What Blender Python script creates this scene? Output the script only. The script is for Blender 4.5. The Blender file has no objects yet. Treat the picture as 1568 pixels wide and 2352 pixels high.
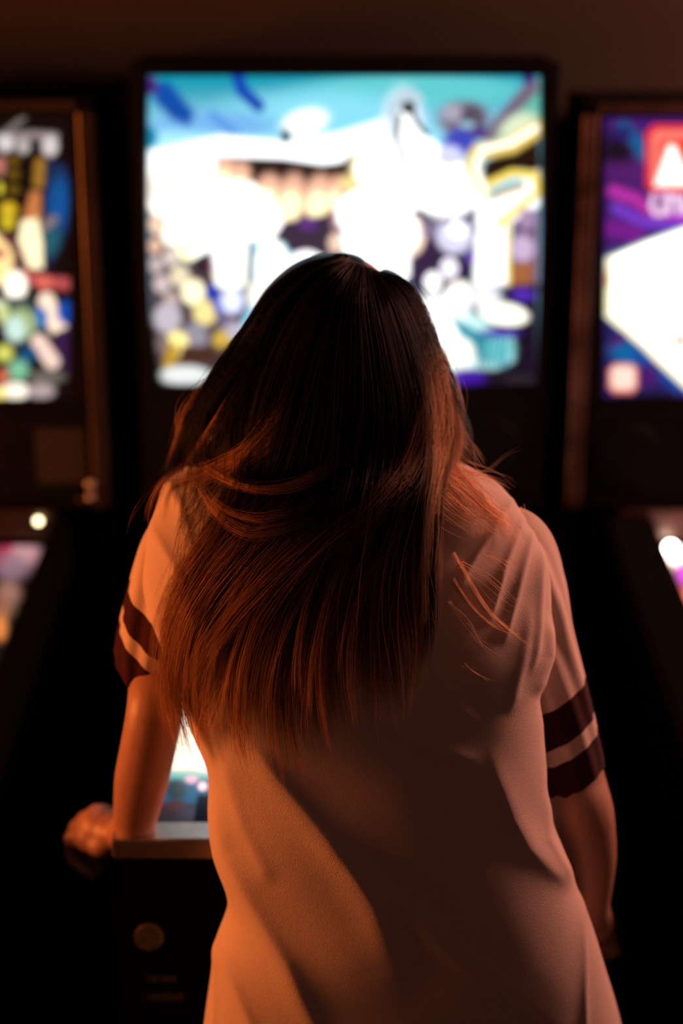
import bpy, bmesh, math, random
import numpy as np
from mathutils import Vector, Matrix
from mathutils.bvhtree import BVHTree
random.seed(7); rng = np.random.default_rng(11)
C = bpy.context.scene.collection
R = math.radians

# ---------------------------------------------------------------- camera
F = 60/36*2352; CAMZ = 1.95; PITCH = R(17.92)
cd = bpy.data.cameras.new('camera'); cam = bpy.data.objects.new('camera', cd); C.objects.link(cam)
cam.location = (0, 0, CAMZ); cam.rotation_euler = (R(90)-PITCH, 0, 0)
cd.sensor_fit = 'VERTICAL'; cd.sensor_height = 36; cd.lens = 60; cd.clip_start = .05
cd.dof.use_dof = True; cd.dof.focus_distance = 1.88; cd.dof.aperture_fstop = 1.55
bpy.context.scene.camera = cam
# ---------------------------------------------------------------- world + view
sc = bpy.context.scene
sc.view_settings.view_transform = 'Standard'; sc.view_settings.look = 'None'
sc.view_settings.gamma = 1; sc.view_settings.use_curve_mapping = False; sc.view_settings.exposure = 0
w = bpy.data.worlds.new('world'); sc.world = w; w.use_nodes = True
w.node_tree.nodes['Background'].inputs[0].default_value = (.5, .28, .2, 1)
w.node_tree.nodes['Background'].inputs[1].default_value = .002
# ---------------------------------------------------------------- room lamps and an added fill (out of frame)
def area(name, loc, target, size, power, col):
    l = bpy.data.lights.new(name, 'AREA'); l.shape = 'DISK'; l.size = size; l.energy = power; l.color = col
    o = bpy.data.objects.new(name, l); C.objects.link(o); o.location = loc
    o.rotation_euler = (Vector(target)-Vector(loc)).to_track_quat('-Z', 'Y').to_euler(); return o
area('amber_wall_lamp', (-2.0, 1.86, 1.40), (-.1, 1.8, 1.15), .62, 56, (1, .235, .052))
area('rose_ceiling_lamp', (1.8, 2.72, 2.12), (.1, 1.8, 1.2), .36, 56, (1, .36, .24))
area('dim_fill_lamp', (.9, -.6, 2.5), (0, 1.8, 1.1), .6, 2.5, (1, .42, .31))  # added fill that lifts the dark middle of the back and the wall

# ---------------------------------------------------------------- helpers
cp, sp = math.cos(PITCH), math.sin(PITCH)
def P(px, py, Y):
    a = (px-784)/F; b = (1176-py)/F; t = Y/(cp+b*sp)
    return Vector((a*t, Y, CAMZ+t*(-sp+b*cp)))
def Pn(px, py, Y):
    a = (px-784)/F; b = (1176-py)/F; t = Y/(cp+b*sp)
    return np.stack([a*t, Y+0*t, CAMZ+t*(-sp+b*cp)], -1)
def proj(v):
    x, y, z = v[..., 0], v[..., 1], v[..., 2]-CAMZ
    d = y*cp-z*sp; u = y*sp+z*cp
    return 784+F*x/d, 1176-F*u/d
def lin(c):
    c = np.array(c, float)/255
    return np.where(c <= .04045, c/12.92, ((c+.055)/1.055)**2.4)
def ease(t): t = np.clip(t, 0, 1); return t*t*(3-2*t)
def crv(xs, ys, x):      # smooth interpolation (Catmull-Rom on scattered knots)
    xs = np.array(xs, float); ys = np.array(ys, float); x = np.array(x, float)
    m = np.gradient(ys, xs); i = np.clip(np.searchsorted(xs, x)-1, 0, len(xs)-2)
    h = xs[i+1]-xs[i]; t = np.clip((x-xs[i])/h, 0, 1)
    return ((2*t**3-3*t**2+1)*ys[i]+(t**3-2*t**2+t)*h*m[i]+(-2*t**3+3*t**2)*ys[i+1]+(t**3-t**2)*h*m[i+1])

def mat(name, col, rough=.5, metal=0, var=.15, scale=30, bump=0, bscale=200, emis=None, es=0, spec=.5, sheen=0, coat=0):
    m = bpy.data.materials.new(name); m.use_nodes = True; nt = m.node_tree; n = nt.nodes; b = n['Principled BSDF']
    tc = n.new('ShaderNodeTexCoord'); nz = n.new('ShaderNodeTexNoise'); nz.inputs['Scale'].default_value = scale
    nt.links.new(tc.outputs['Object'], nz.inputs['Vector'])
    rp = n.new('ShaderNodeValToRGB')
    rp.color_ramp.elements[0].position = .3; rp.color_ramp.elements[1].position = .7
    rp.color_ramp.elements[0].color = [max(0, c*(1-var)) for c in col]+[1]
    rp.color_ramp.elements[1].color = [min(1, c*(1+var)) for c in col]+[1]
    nt.links.new(nz.outputs['Fac'], rp.inputs[0]); nt.links.new(rp.outputs[0], b.inputs['Base Color'])
    b.inputs['Roughness'].default_value = rough; b.inputs['Metallic'].default_value = metal
    b.inputs['Specular IOR Level'].default_value = spec
    if sheen: b.inputs['Sheen Weight'].default_value = sheen; b.inputs['Sheen Roughness'].default_value = .5
    if coat: b.inputs['Coat Weight'].default_value = coat; b.inputs['Coat Roughness'].default_value = .1
    if bump:
        n2 = n.new('ShaderNodeTexNoise'); n2.inputs['Scale'].default_value = bscale; n2.inputs['Detail'].default_value = 4
        nt.links.new(tc.outputs['Object'], n2.inputs['Vector'])
        bp = n.new('ShaderNodeBump'); bp.inputs['Strength'].default_value = bump; bp.inputs['Distance'].default_value = .002
        nt.links.new(n2.outputs['Fac'], bp.inputs['Height']); nt.links.new(bp.outputs[0], b.inputs['Normal'])
    if emis: b.inputs['Emission Color'].default_value = (*emis, 1); b.inputs['Emission Strength'].default_value = es
    return m
def mat_art(name, strength, base=.0, rough=.15):     # glowing printed art read from the artwork's own ink colours
    m = bpy.data.materials.new(name); m.use_nodes = True; nt = m.node_tree; n = nt.nodes; b = n['Principled BSDF']
    a = n.new('ShaderNodeVertexColor'); a.layer_name = 'ink'
    nt.links.new(a.outputs[0], b.inputs['Emission Color']); b.inputs['Emission Strength'].default_value = strength
    if base: nt.links.new(a.outputs[0], b.inputs['Base Color'])
    else: b.inputs['Base Color'].default_value = (.01, .01, .01, 1)
    b.inputs['Roughness'].default_value = rough; return m

def link(name, me, material, parent=None, smooth=True):
    o = bpy.data.objects.new(name, me); C.objects.link(o)
    for mm in (material if isinstance(material, (list, tuple)) else [material]): me.materials.append(mm)
    if smooth: me.polygons.foreach_set('use_smooth', [True]*len(me.polygons))
    if parent: o.parent = parent
    return o
def thing(name, label, cat, loc=(0, 0, 0), group=None):
    o = bpy.data.objects.new(name, None); C.objects.link(o); o.location = loc; o['label'] = label; o['category'] = cat
    if group: o['group'] = group
    return o
def bm_obj(name, bm, material, parent=None, smooth=False, bevel=0):
    bmesh.ops.recalc_face_normals(bm, faces=bm.faces)
    me = bpy.data.meshes.new(name); bm.to_mesh(me); bm.free()
    o = link(name, me, material, parent, smooth)
    if bevel:
        md = o.modifiers.new('bevel', 'BEVEL'); md.width = bevel; md.segments = 2; md.limit_method = 'ANGLE'
    return o
def box(bm, x0, x1, y0, y1, z0, z1):
    vs = [bm.verts.new(p) for p in [(x0, y0, z0), (x1, y0, z0), (x1, y1, z0), (x0, y1, z0), (x0, y0, z1), (x1, y0, z1), (x1, y1, z1), (x0, y1, z1)]]
    for f in [(0, 3, 2, 1), (4, 5, 6, 7), (0, 1, 5, 4), (1, 2, 6, 5), (2, 3, 7, 6), (3, 0, 4, 7)]: bm.faces.new([vs[i] for i in f])
def prism(bm, prof, x0, x1):       # profile in (y, z) pushed along x
    a = [bm.verts.new((x0, y, z)) for y, z in prof]; b = [bm.verts.new((x1, y, z)) for y, z in prof]
    bm.faces.new(a); bm.faces.new(b[::-1]); n = len(prof)
    for i in range(n): bm.faces.new([a[i], b[i], b[(i+1) % n], a[(i+1) % n]])
def cyl(bm, c, r1, r2, h, axis='Z', seg=32):
    m = Matrix.Translation(c)
    if axis == 'X': m = m @ Matrix.Rotation(R(90), 4, 'Y')
    if axis == 'Y': m = m @ Matrix.Rotation(R(90), 4, 'X')
    bmesh.ops.create_cone(bm, cap_ends=True, segments=seg, radius1=r1, radius2=r2, depth=h, matrix=m)
def ball(bm, c, r, seg=24, sx=1, sy=1, sz=1, rot=None):
    m = Matrix.Translation(c) @ (rot.to_4x4() if rot else Matrix()) @ Matrix.Diagonal((sx, sy, sz, 1))
    bmesh.ops.create_uvsphere(bm, u_segments=seg, v_segments=seg//2, radius=r, matrix=m)
def limb(bm, pts, rad, seg=18, steps=8):   # tapered round limb through joints
    pts = [Vector(p) for p in pts]; ns = (len(pts)-1)*steps+1
    k = np.arange(len(pts)); tt = np.linspace(0, len(pts)-1, ns)
    xs = [crv(k, [p[i] for p in pts], tt) if len(pts) > 2 else np.interp(tt, k, [p[i] for p in pts]) for i in range(3)]
    rr = np.interp(tt, k, rad)
    Q = [Vector((xs[0][i], xs[1][i], xs[2][i])) for i in range(ns)]
    rings = []
    for i, q in enumerate(Q):
        d = (Q[min(i+1, ns-1)]-Q[max(i-1, 0)]).normalized(); a = d.orthogonal().normalized() if i == 0 else (a-d*a.dot(d)).normalized()
        b = d.cross(a); rings.append([bm.verts.new(q+(a*math.cos(t)+b*math.sin(t))*rr[i]) for t in [2*math.pi*j/seg for j in range(seg)]])
    for i in range(ns-1):
        for j in range(seg): bm.faces.new([rings[i][j], rings[i][(j+1) % seg], rings[i+1][(j+1) % seg], rings[i+1][j]])
    bm.faces.new(rings[0][::-1]); bm.faces.new(rings[-1])
    ball(bm, Q[0], rr[0]*1.0, 16); ball(bm, Q[-1], rr[-1]*1.0, 16)
def grid_mesh(name, V, wrap=False):        # V: (rows, cols, 3)
    r, c = V.shape[:2]; me = bpy.data.meshes.new(name)
    cc = c if wrap else c-1
    i, j = np.meshgrid(np.arange(r-1), np.arange(cc), indexing='ij'); j2 = (j+1) % c
    q = np.stack([i*c+j, i*c+j2, (i+1)*c+j2, (i+1)*c+j], -1).reshape(-1, 4)
    me.vertices.add(r*c); me.vertices.foreach_set('co', V.reshape(-1).astype(np.float32))
    me.loops.add(q.size); me.loops.foreach_set('vertex_index', q.reshape(-1).astype(np.int32))
    me.polygons.add(len(q)); me.polygons.foreach_set('loop_start', np.arange(0, q.size, 4, dtype=np.int32))
    me.polygons.foreach_set('loop_total', np.full(len(q), 4, np.int32)); me.update(); me.validate(); return me
def colour(me, rgb):
    a = me.color_attributes.new('ink', 'FLOAT_COLOR', 'POINT')
    a.data.foreach_set('color', np.concatenate([rgb, np.ones((len(rgb), 1))], 1).reshape(-1).astype(np.float32))

# ---------------------------------------------------------------- materials
M = dict(
    wall=mat('brown_plaster', (.026, .018, .0145), .9, var=.12, scale=3, bump=.2, bscale=60),
    dark_wall=mat('dark_paint', (.03, .02, .016), .9, var=.1, scale=3),
    floor=mat('dark_carpet', (.02, .013, .012), .95, var=.4, scale=60, bump=.3, bscale=300),
    cab=mat('black_cabinet_paint', (.0035, .003, .0033), .6, var=.2, scale=8, spec=.06),
    panel=mat('dark_panel_plastic', (.003, .003, .0035), .5, var=.2, spec=.1),
    grille=mat('brown_speaker_cloth', (.016, .011, .009), .9, var=.3, scale=300),
    brass=mat('bronze_trim_metal', (.075, .055, .04), .42, 1, var=.3, scale=6),
    copper=mat('copper_trim_metal', (.22, .13, .10), .38, 1, var=.8, scale=11),  # strong mottling paints patchy reflections into the trim colour
    steel=mat('brushed_steel', (.55, .52, .5), .34, 1, var=.08, scale=60, bump=.1),
    chrome=mat('chrome', (.8, .8, .8), .12, 1, var=.02),
    bulbwarm=mat('lit_warm_bulb', (1, .9, .7), .3, emis=(1, .86, .5), es=7),
    bulbwhite=mat('lit_white_bulb', (1, 1, 1), .3, emis=(1, .97, .9), es=22),
    button=mat('amber_lit_button', (.05, .025, .008), .3, var=.6, scale=70, emis=(1, .42, .12), es=.008),
    ink=mat('tan_print', (.035, .02, .012), .6, var=.4, scale=120, emis=(1, .42, .15), es=.003),
    red=mat('red_rubber', (.25, .02, .02), .4), white=mat('white_plastic', (.6, .58, .55), .4),
    skin=mat('skin', (.33, .18, .13), .5, var=.06, scale=40, bump=.15, bscale=400),
    shirt=mat('heather_cream_jersey', (.62, .50, .46), .95, var=.05, scale=500, bump=.55, bscale=900, spec=.1, sheen=.25),
    band=mat('burgundy_knit', (.034, .0035, .010), .95, var=.2, scale=300, bump=.4, bscale=700, spec=.08, sheen=.12),
    denim=mat('dark_denim', (.02, .025, .04), .85, var=.3, scale=300, bump=.3),
    shoe=mat('black_canvas', (.015, .015, .015), .8), sole=mat('rubber_sole', (.4, .38, .35), .7),
    tie=mat('black_knit', (.01, .01, .01), .9),
)
mb_ = bpy.data.materials.new('matte_black_paint'); mb_.use_nodes = True; nt = mb_.node_tree; nt.nodes.clear()
o_ = nt.nodes.new('ShaderNodeOutputMaterial'); df = nt.nodes.new('ShaderNodeBsdfDiffuse'); df.inputs[0].default_value = (.004, .0035, .0035, 1); nt.links.new(df.outputs[0], o_.inputs[0]); M['matte'] = mb_
g = bpy.data.materials.new('clear_glass'); g.use_nodes = True; nt = g.node_tree; nt.nodes.clear()
o_ = nt.nodes.new('ShaderNodeOutputMaterial'); mx = nt.nodes.new('ShaderNodeMixShader'); fr = nt.nodes.new('ShaderNodeFresnel'); fr.inputs[0].default_value = 1.25
tr = nt.nodes.new('ShaderNodeBsdfTransparent'); gl = nt.nodes.new('ShaderNodeBsdfGlossy'); gl.inputs['Roughness'].default_value = .03
ge = nt.nodes.new('ShaderNodeNewGeometry'); mm_ = nt.nodes.new('ShaderNodeMath'); mm_.operation = 'MULTIPLY_ADD'; mm_.inputs[1].default_value = -1; mm_.inputs[2].default_value = 1
m2_ = nt.nodes.new('ShaderNodeMath'); m2_.operation = 'MULTIPLY'; nt.links.new(ge.outputs['Backfacing'], mm_.inputs[0]); nt.links.new(mm_.outputs[0], m2_.inputs[0]); nt.links.new(fr.outputs[0], m2_.inputs[1]); nt.links.new(m2_.outputs[0], mx.inputs[0]); nt.links.new(tr.outputs[0], mx.inputs[1]); nt.links.new(gl.outputs[0], mx.inputs[2]); nt.links.new(mx.outputs[0], o_.inputs[0])
M['glass'] = g
M['art'] = mat_art('backlit_artwork', 1.0); M['pf'] = mat_art('glowing_playfield_print', 1.0, 1, .3)  # playfield print glows by itself, standing in for the machine's lamps

# ---------------------------------------------------------------- the room
def struct(name, bounds, m):
    bm = bmesh.new(); box(bm, *bounds); o = bm_obj(name, bm, m); o['kind'] = 'structure'; return o
struct('floor', (-3.1, 3.1, -1.6, 3.38, -.08, 0), M['floor'])
struct('ceiling', (-3.1, 3.1, -1.6, 3.38, 2.75, 2.83), M['dark_wall'])
struct('wall_back', (-3.0, 3.0, 3.28, 3.38, 0, 2.75), M['wall'])
struct('wall_front', (-3.0, 3.0, -1.6, -1.5, 0, 2.75), M['dark_wall'])
struct('wall_left', (-3.1, -3.0, -1.6, 3.38, 0, 2.75), M['dark_wall'])
struct('wall_right', (3.0, 3.1, -1.6, 3.38, 0, 2.75), M['dark_wall'])
struct('baseboard_back', (-3.0, 3.0, 3.262, 3.28, 0, .1), M['dark_wall'])

# ---------------------------------------------------------------- printed artwork painter
class Paint:
    def __init__(s, X, Y, ox, oy, k, base):
        s.X = (X-ox)*k; s.Y = (Y-oy)*k; s.c = np.broadcast_to(lin(base), X.shape+(3,)).copy(); s.k = k
    def put(s, mask, col, gain=1): s.c = s.c*(1-mask[..., None])+lin(col)*gain*mask[..., None]
    def e(s, cx, cy, rx, ry, col, gain=1, rot=0, soft=.33):
        c, d = math.cos(R(rot)), math.sin(R(rot)); x = s.X-cx; y = s.Y-cy
        q = np.sqrt(((x*c+y*d)/rx)**2+((-x*d+y*c)/ry)**2); s.put(1-ease((q-1+soft)/(2*soft)), col, gain)
    def seg(s, pts):
        best = np.full(s.X.shape, 1e9)
        for (x0, y0), (x1, y1) in zip(pts[:-1], pts[1:]):
            dx, dy = x1-x0, y1-y0; t = np.clip(((s.X-x0)*dx+(s.Y-y0)*dy)/(dx*dx+dy*dy+1e-9), 0, 1)
            best = np.minimum(best, np.hypot(s.X-x0-t*dx, s.Y-y0-t*dy))
        return best
    def l(s, pts, wd, col, gain=1, soft=.5):
        s.put(1-ease((s.seg(pts)/(wd/2)-1+soft)/(2*soft)), col, gain)
    def p(s, pts, col, gain=1, soft=12):
        ins = np.zeros(s.X.shape, bool); n = len(pts)
        for i in range(n):
            x0, y0 = pts[i]; x1, y1 = pts[(i+1) % n]
            if y0 == y1: continue
            ins ^= ((y0 > s.Y) != (y1 > s.Y)) & (s.X < (x1-x0)*(s.Y-y0)/(y1-y0)+x0)
        d = s.seg(list(pts)+[pts[0]])*np.where(ins, 1, -1); s.put(ease((d+soft)/(2*soft)), col, gain)

def art_mid(X, Y):
    a = Paint(X, Y, 300, 140, 1.6, (60, 175, 200)); W = (255, 255, 255); W2 = (255, 250, 235)
    t = ease((a.Y-60)/260)[..., None]; a.c = lin((10, 150, 175))*(1-t)+lin((150, 215, 240))*1.1*t
    a.e(1050, 110, 420, 60, (95, 200, 205)); a.e(700, 190, 330, 80, (125, 205, 225), 1.2, soft=.6); a.e(300, 235, 230, 50, (115, 180, 235), soft=.5)
    a.e(180, 320, 180, 60, (160, 220, 240), 1.2, soft=.5)
    a.p([(70, 80), (140, 75), (235, 190), (215, 240), (150, 215), (90, 150)], (0, 75, 165), soft=18); a.e(70, 90, 30, 35, (70, 40, 120))
    a.l([(390, 50), (410, 110), (470, 165)], 46, (5, 65, 175)); a.l([(300, 200), (380, 262)], 30, (90, 150, 225)); a.e(75, 280, 25, 40, (30, 140, 180))
    a.p([(62, 400), (62, 340), (190, 310), (330, 280), (560, 300), (760, 270), (930, 220), (975, 200), (1000, 470), (800, 440), (840, 320), (750, 392), (560, 375), (290, 360)], W, 2.2, soft=22)
    a.e(640, 225, 80, 45, W, 1.4, -15, .5); a.e(570, 278, 19, 28, (5, 40, 30), soft=.5)
    a.p([(62, 390), (300, 365), (400, 400), (480, 460), (560, 560), (570, 620), (520, 665), (442, 668), (445, 740), (430, 830), (310, 830), (300, 690), (210, 740), (110, 620), (62, 540)], W2, 2.6, soft=14)
    a.e(110, 470, 60, 80, (255, 240, 230), 1.1, soft=.6)
    a.e(1000, 250, 75, 140, (215, 228, 240), 1.3, soft=.4); a.l([(970, 260), (962, 165), (1010, 122), (1052, 140)], 40, (190, 210, 225)); a.p([(960, 340), (985, 200), (1020, 190), (1060, 260), (1150, 330), (1240, 400), (1240, 600), (1000, 560)], W, 2.4, soft=14)
    a.e(1020, 172, 27, 25, (15, 25, 20)); a.l([(990, 205), (980, 290), (1000, 350), (1003, 415)], 20, (70, 60, 45), 1, .5); a.l([(1030, 180), (1050, 230), (1085, 270)], 20, (50, 60, 60), 1, .5)
    a.e(1225, 215, 95, 68, (120, 108, 125)); a.e(1180, 190, 40, 30, (170, 165, 185)); a.e(1255, 205, 40, 45, (85, 78, 95)); a.e(1235, 235, 30, 14, (150, 190, 205)); a.e(1210, 300, 62, 52, (60, 72, 185)); a.e(1290, 265, 40, 25, (75, 55, 130)); a.e(1170, 350, 50, 40, (200, 200, 240), 1.2)
    a.p([(1505, 60), (1505, 260), (1340, 320), (1330, 250)], (100, 185, 165), 1, 20); a.p([(1290, 290), (1330, 220), (1455, 75), (1490, 60), (1500, 110), (1380, 230), (1330, 300)], (115, 100, 122), 1, 12); a.e(1460, 65, 22, 20, (50, 45, 120))
    a.e(1420, 240, 70, 40, (225, 235, 200), 1, -30, .5)
    a.p([(1290, 420), (1300, 370), (1500, 250), (1508, 420), (1430, 400), (1310, 450)], (35, 20, 12), 1, 10)
    a.l([(1500, 245), (1400, 310), (1275, 335), (1250, 390), (1290, 480), (1300, 560)], 56, (250, 215, 110), 1, .5); a.l([(1490, 245), (1400, 300), (1290, 325), (1265, 390), (1300, 480)], 20, W2, 1.6, .6)
    a.p([(1250, 480), (1330, 520), (1500, 400), (1500, 530), (1400, 600), (1385, 830), (1255, 850), (1260, 620)], W, 1.5, 12)
    a.l([(1320, 450), (1400, 412), (1485, 420), (1498, 480), (1400, 560), (1350, 600)], 30, (250, 220, 95), 1.1, .5); a.l([(1340, 490), (1440, 460)], 26, (190, 160, 90), 1, .5)
    a.p([(1400, 590), (1500, 540), (1500, 850), (1390, 840)], (110, 80, 110)); a.e(1440, 690, 42, 50, (205, 180, 215)); a.e(1455, 580, 30, 40, (170, 140, 180)); a.p([(1395, 740), (1480, 740), (1470, 835), (1395, 835)], (165, 100, 60)); a.l([(1385, 600), (1388, 820)], 16, (250, 225, 120), 1.1)
    a.p([(290, 350), (560, 358), (700, 380), (775, 372), (850, 312), (830, 420), (840, 480), (740, 590), (560, 600), (480, 470), (420, 430), (370, 390)], (38, 26, 24), 1, 8)
    for x, y, rx, ry in [(345, 400, 40, 45), (400, 440, 40, 70), (505, 480, 48, 65), (590, 505, 52, 90), (690, 500, 52, 82), (752, 480, 26, 60)]:
        a.e(x, y, rx, ry, (250, 190, 160), 1, 10); a.e(x-4, y+28, rx*.8, ry*.62, (255, 240, 190), 1.4, 10, .4)
    a.e(420, 520, 120, 60, W2, 2.2, 25, .4); a.e(470, 610, 95, 50, W2, 2.5, 0, .3)
    a.p([(560, 592), (640, 580), (745, 560), (790, 640), (770, 730), (700, 715), (585, 705), (560, 665), (445, 662), (430, 900), (412, 900), (432, 660), (520, 655)], (52, 40, 62), 1, 9); a.e(650, 600, 35, 22, (95, 45, 130)); a.e(760, 590, 25, 40, (170, 130, 130)); a.e(752, 670, 26, 36, (250, 215, 190))
    a.l([(440, 665), (440, 760), (425, 900), (395, 960)], 20, (5, 60, 85)); a.e(520, 760, 60, 98, W2, 2.2, 0, .15); a.e(470, 860, 42, 60, W2, 1.2, 0, .3); a.e(645, 755, 64, 56, W, 2.4, 0, .15)
    a.p([(1010, 560), (1270, 540), (1255, 900), (1060, 880), (1010, 800)], (34, 24, 66), 1, 12)
    a.e(885, 395, 75, 82, (255, 235, 170), 1.3); a.e(892, 392, 62, 70, W, 2.6); a.e(800, 452, 32, 32, (250, 225, 150))
    a.e(1045, 470, 80, 78, W, 2.2); a.e(1165, 490, 92, 90, (250, 250, 255), 1.7); a.e(1058, 560, 24, 18, (20, 18, 70))
    a.e(880, 560, 122, 92, W, 2.8, 0, .12); a.e(1012, 640, 70, 82, (255, 225, 200), 1.2, 0, .15); a.e(1000, 630, 55, 70, W, 2.5, 0, .2); a.p([(775, 640), (980, 640), (1022, 720), (1020, 790), (930, 830), (800, 730)], W, 2.8, 14); a.e(940, 638, 24, 7, (150, 140, 110), 1, 0, .5)
    a.e(1190, 640, 68, 68, (215, 212, 240), 1.1, 0, .2); a.e(1200, 620, 35, 30, W, 1.6); a.e(1170, 762, 33, 40, (245, 240, 255), 1.2, 0, .15); a.e(1110, 812, 32, 38, W, 1.4, 0, .15); a.e(1095, 620, 26, 30, (130, 115, 150)); a.e(1250, 720, 16, 25, (120, 90, 190)); a.e(1210, 880, 58, 70, W2, 1.5, 0, .2)
    for k in range(9): a.e(1075+24*k, 600+rng.uniform(-15, 25), 10, 13, (120, 110, 140))
    a.p([(1255, 830), (1500, 820), (1500, 1200), (1200, 1200), (1200, 1130)], (22, 14, 34), 1, 14)
    a.p([(1055, 880), (1190, 880), (1260, 930), (1330, 980), (1400, 1010), (1405, 1100), (1340, 1130), (1130, 1130)], (195, 238, 240), 1.2, 14)
    a.e(1120, 960, 90, 90, W, 1.9, 20, .5); a.e(1190, 1070, 80, 60, W2, 1.4, 0, .5)
    for k in range(12): a.l([(1170+15*k, 930+9*k), (1215+15*k, 1010+10*k)], 9, (40, 150, 170), 1, .5)
    a.e(1300, 1050, 40, 60, (20, 130, 150), 1, 0, .5); a.e(1350, 1060, 55, 55, (120, 215, 220), 1, 0, .5)
    for k in range(6): a.l([(1290+20*k, 1010), (1275+20*k, 1120)], 8, (15, 120, 145), 1, .5)
    a.e(1370, 930, 90, 40, (255, 255, 235), 1.5, 8, .2); a.e(1300, 870, 60, 45, (235, 235, 245), 1.1); a.e(1440, 860, 45, 26, (80, 42, 170)); a.e(1360, 1000, 70, 16, (75, 45, 170)); a.e(1235, 1165, 65, 30, (62, 22, 160), 1, 0, .4); a.e(1430, 1170, 60, 18, (38, 34, 40))
    a.p([(66, 540), (120, 600), (215, 735), (300, 690), (315, 830), (420, 830), (405, 960), (300, 1200), (90, 1200), (66, 900)], (78, 64, 72), 1, 14)
    for x, y, r, c, gn in [(100, 600, 34, (250, 215, 185), 1), (150, 640, 36, W2, 1.5), (90, 680, 26, (235, 190, 160), 1), (205, 690, 38, (255, 250, 190), 1.5), (260, 665, 36, W2, 2), (150, 720, 30, (225, 210, 200), 1), (95, 750, 28, (200, 180, 180), 1),
                           (180, 790, 36, (240, 225, 190), 1), (115, 820, 30, (215, 195, 195), 1), (230, 850, 42, (255, 245, 200), 1.4), (150, 880, 30, (190, 170, 165), 1), (265, 750, 30, (45, 32, 38), 1), (310, 750, 22, (160, 90, 120), 1), (365, 775, 58, W2, 1.5), (355, 720, 50, W, 2),
                           (135, 945, 50, (200, 190, 200), 1), (272, 925, 42, (245, 225, 150), 1.1), (300, 850, 26, (20, 60, 180), 1), (330, 900, 28, (40, 70, 190), 1), (372, 882, 42, (215, 222, 255), 1.3), (345, 960, 30, (110, 100, 130), 1), (235, 1015, 48, (150, 145, 160), 1),
                           (170, 1040, 42, (255, 235, 150), 1.3), (115, 1040, 30, (130, 110, 110), 1), (340, 1030, 38, (215, 180, 70), 1), (380, 990, 30, (190, 180, 200), 1)]: a.e(x, y, r, r*1.1, c, gn, 0, .25)
    a.p([(190, 1045), (330, 1050), (300, 1115), (170, 1115)], (72, 44, 34), 1, 8); a.l([(155, 1060), (140, 1120)], 46, (190, 150, 45), 1, .5); a.p([(90, 1110), (130, 1130), (120, 1200), (90, 1200)], (45, 35, 30)); a.e(200, 1155, 92, 36, (225, 230, 228), 1.1, 0, .25); a.e(390, 1100, 80, 60, (60, 50, 60))
    e = np.minimum(np.minimum(a.X-62, 1506-a.X), np.minimum(a.Y-48, 1192-a.Y)); a.c *= ease((e+4)/14)[..., None]
    a.p([(62, 900), (90, 1000), (110, 1200), (50, 1200)], (8, 6, 8), 1, 10); return np.minimum(a.c*1.1, 1.75)

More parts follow.
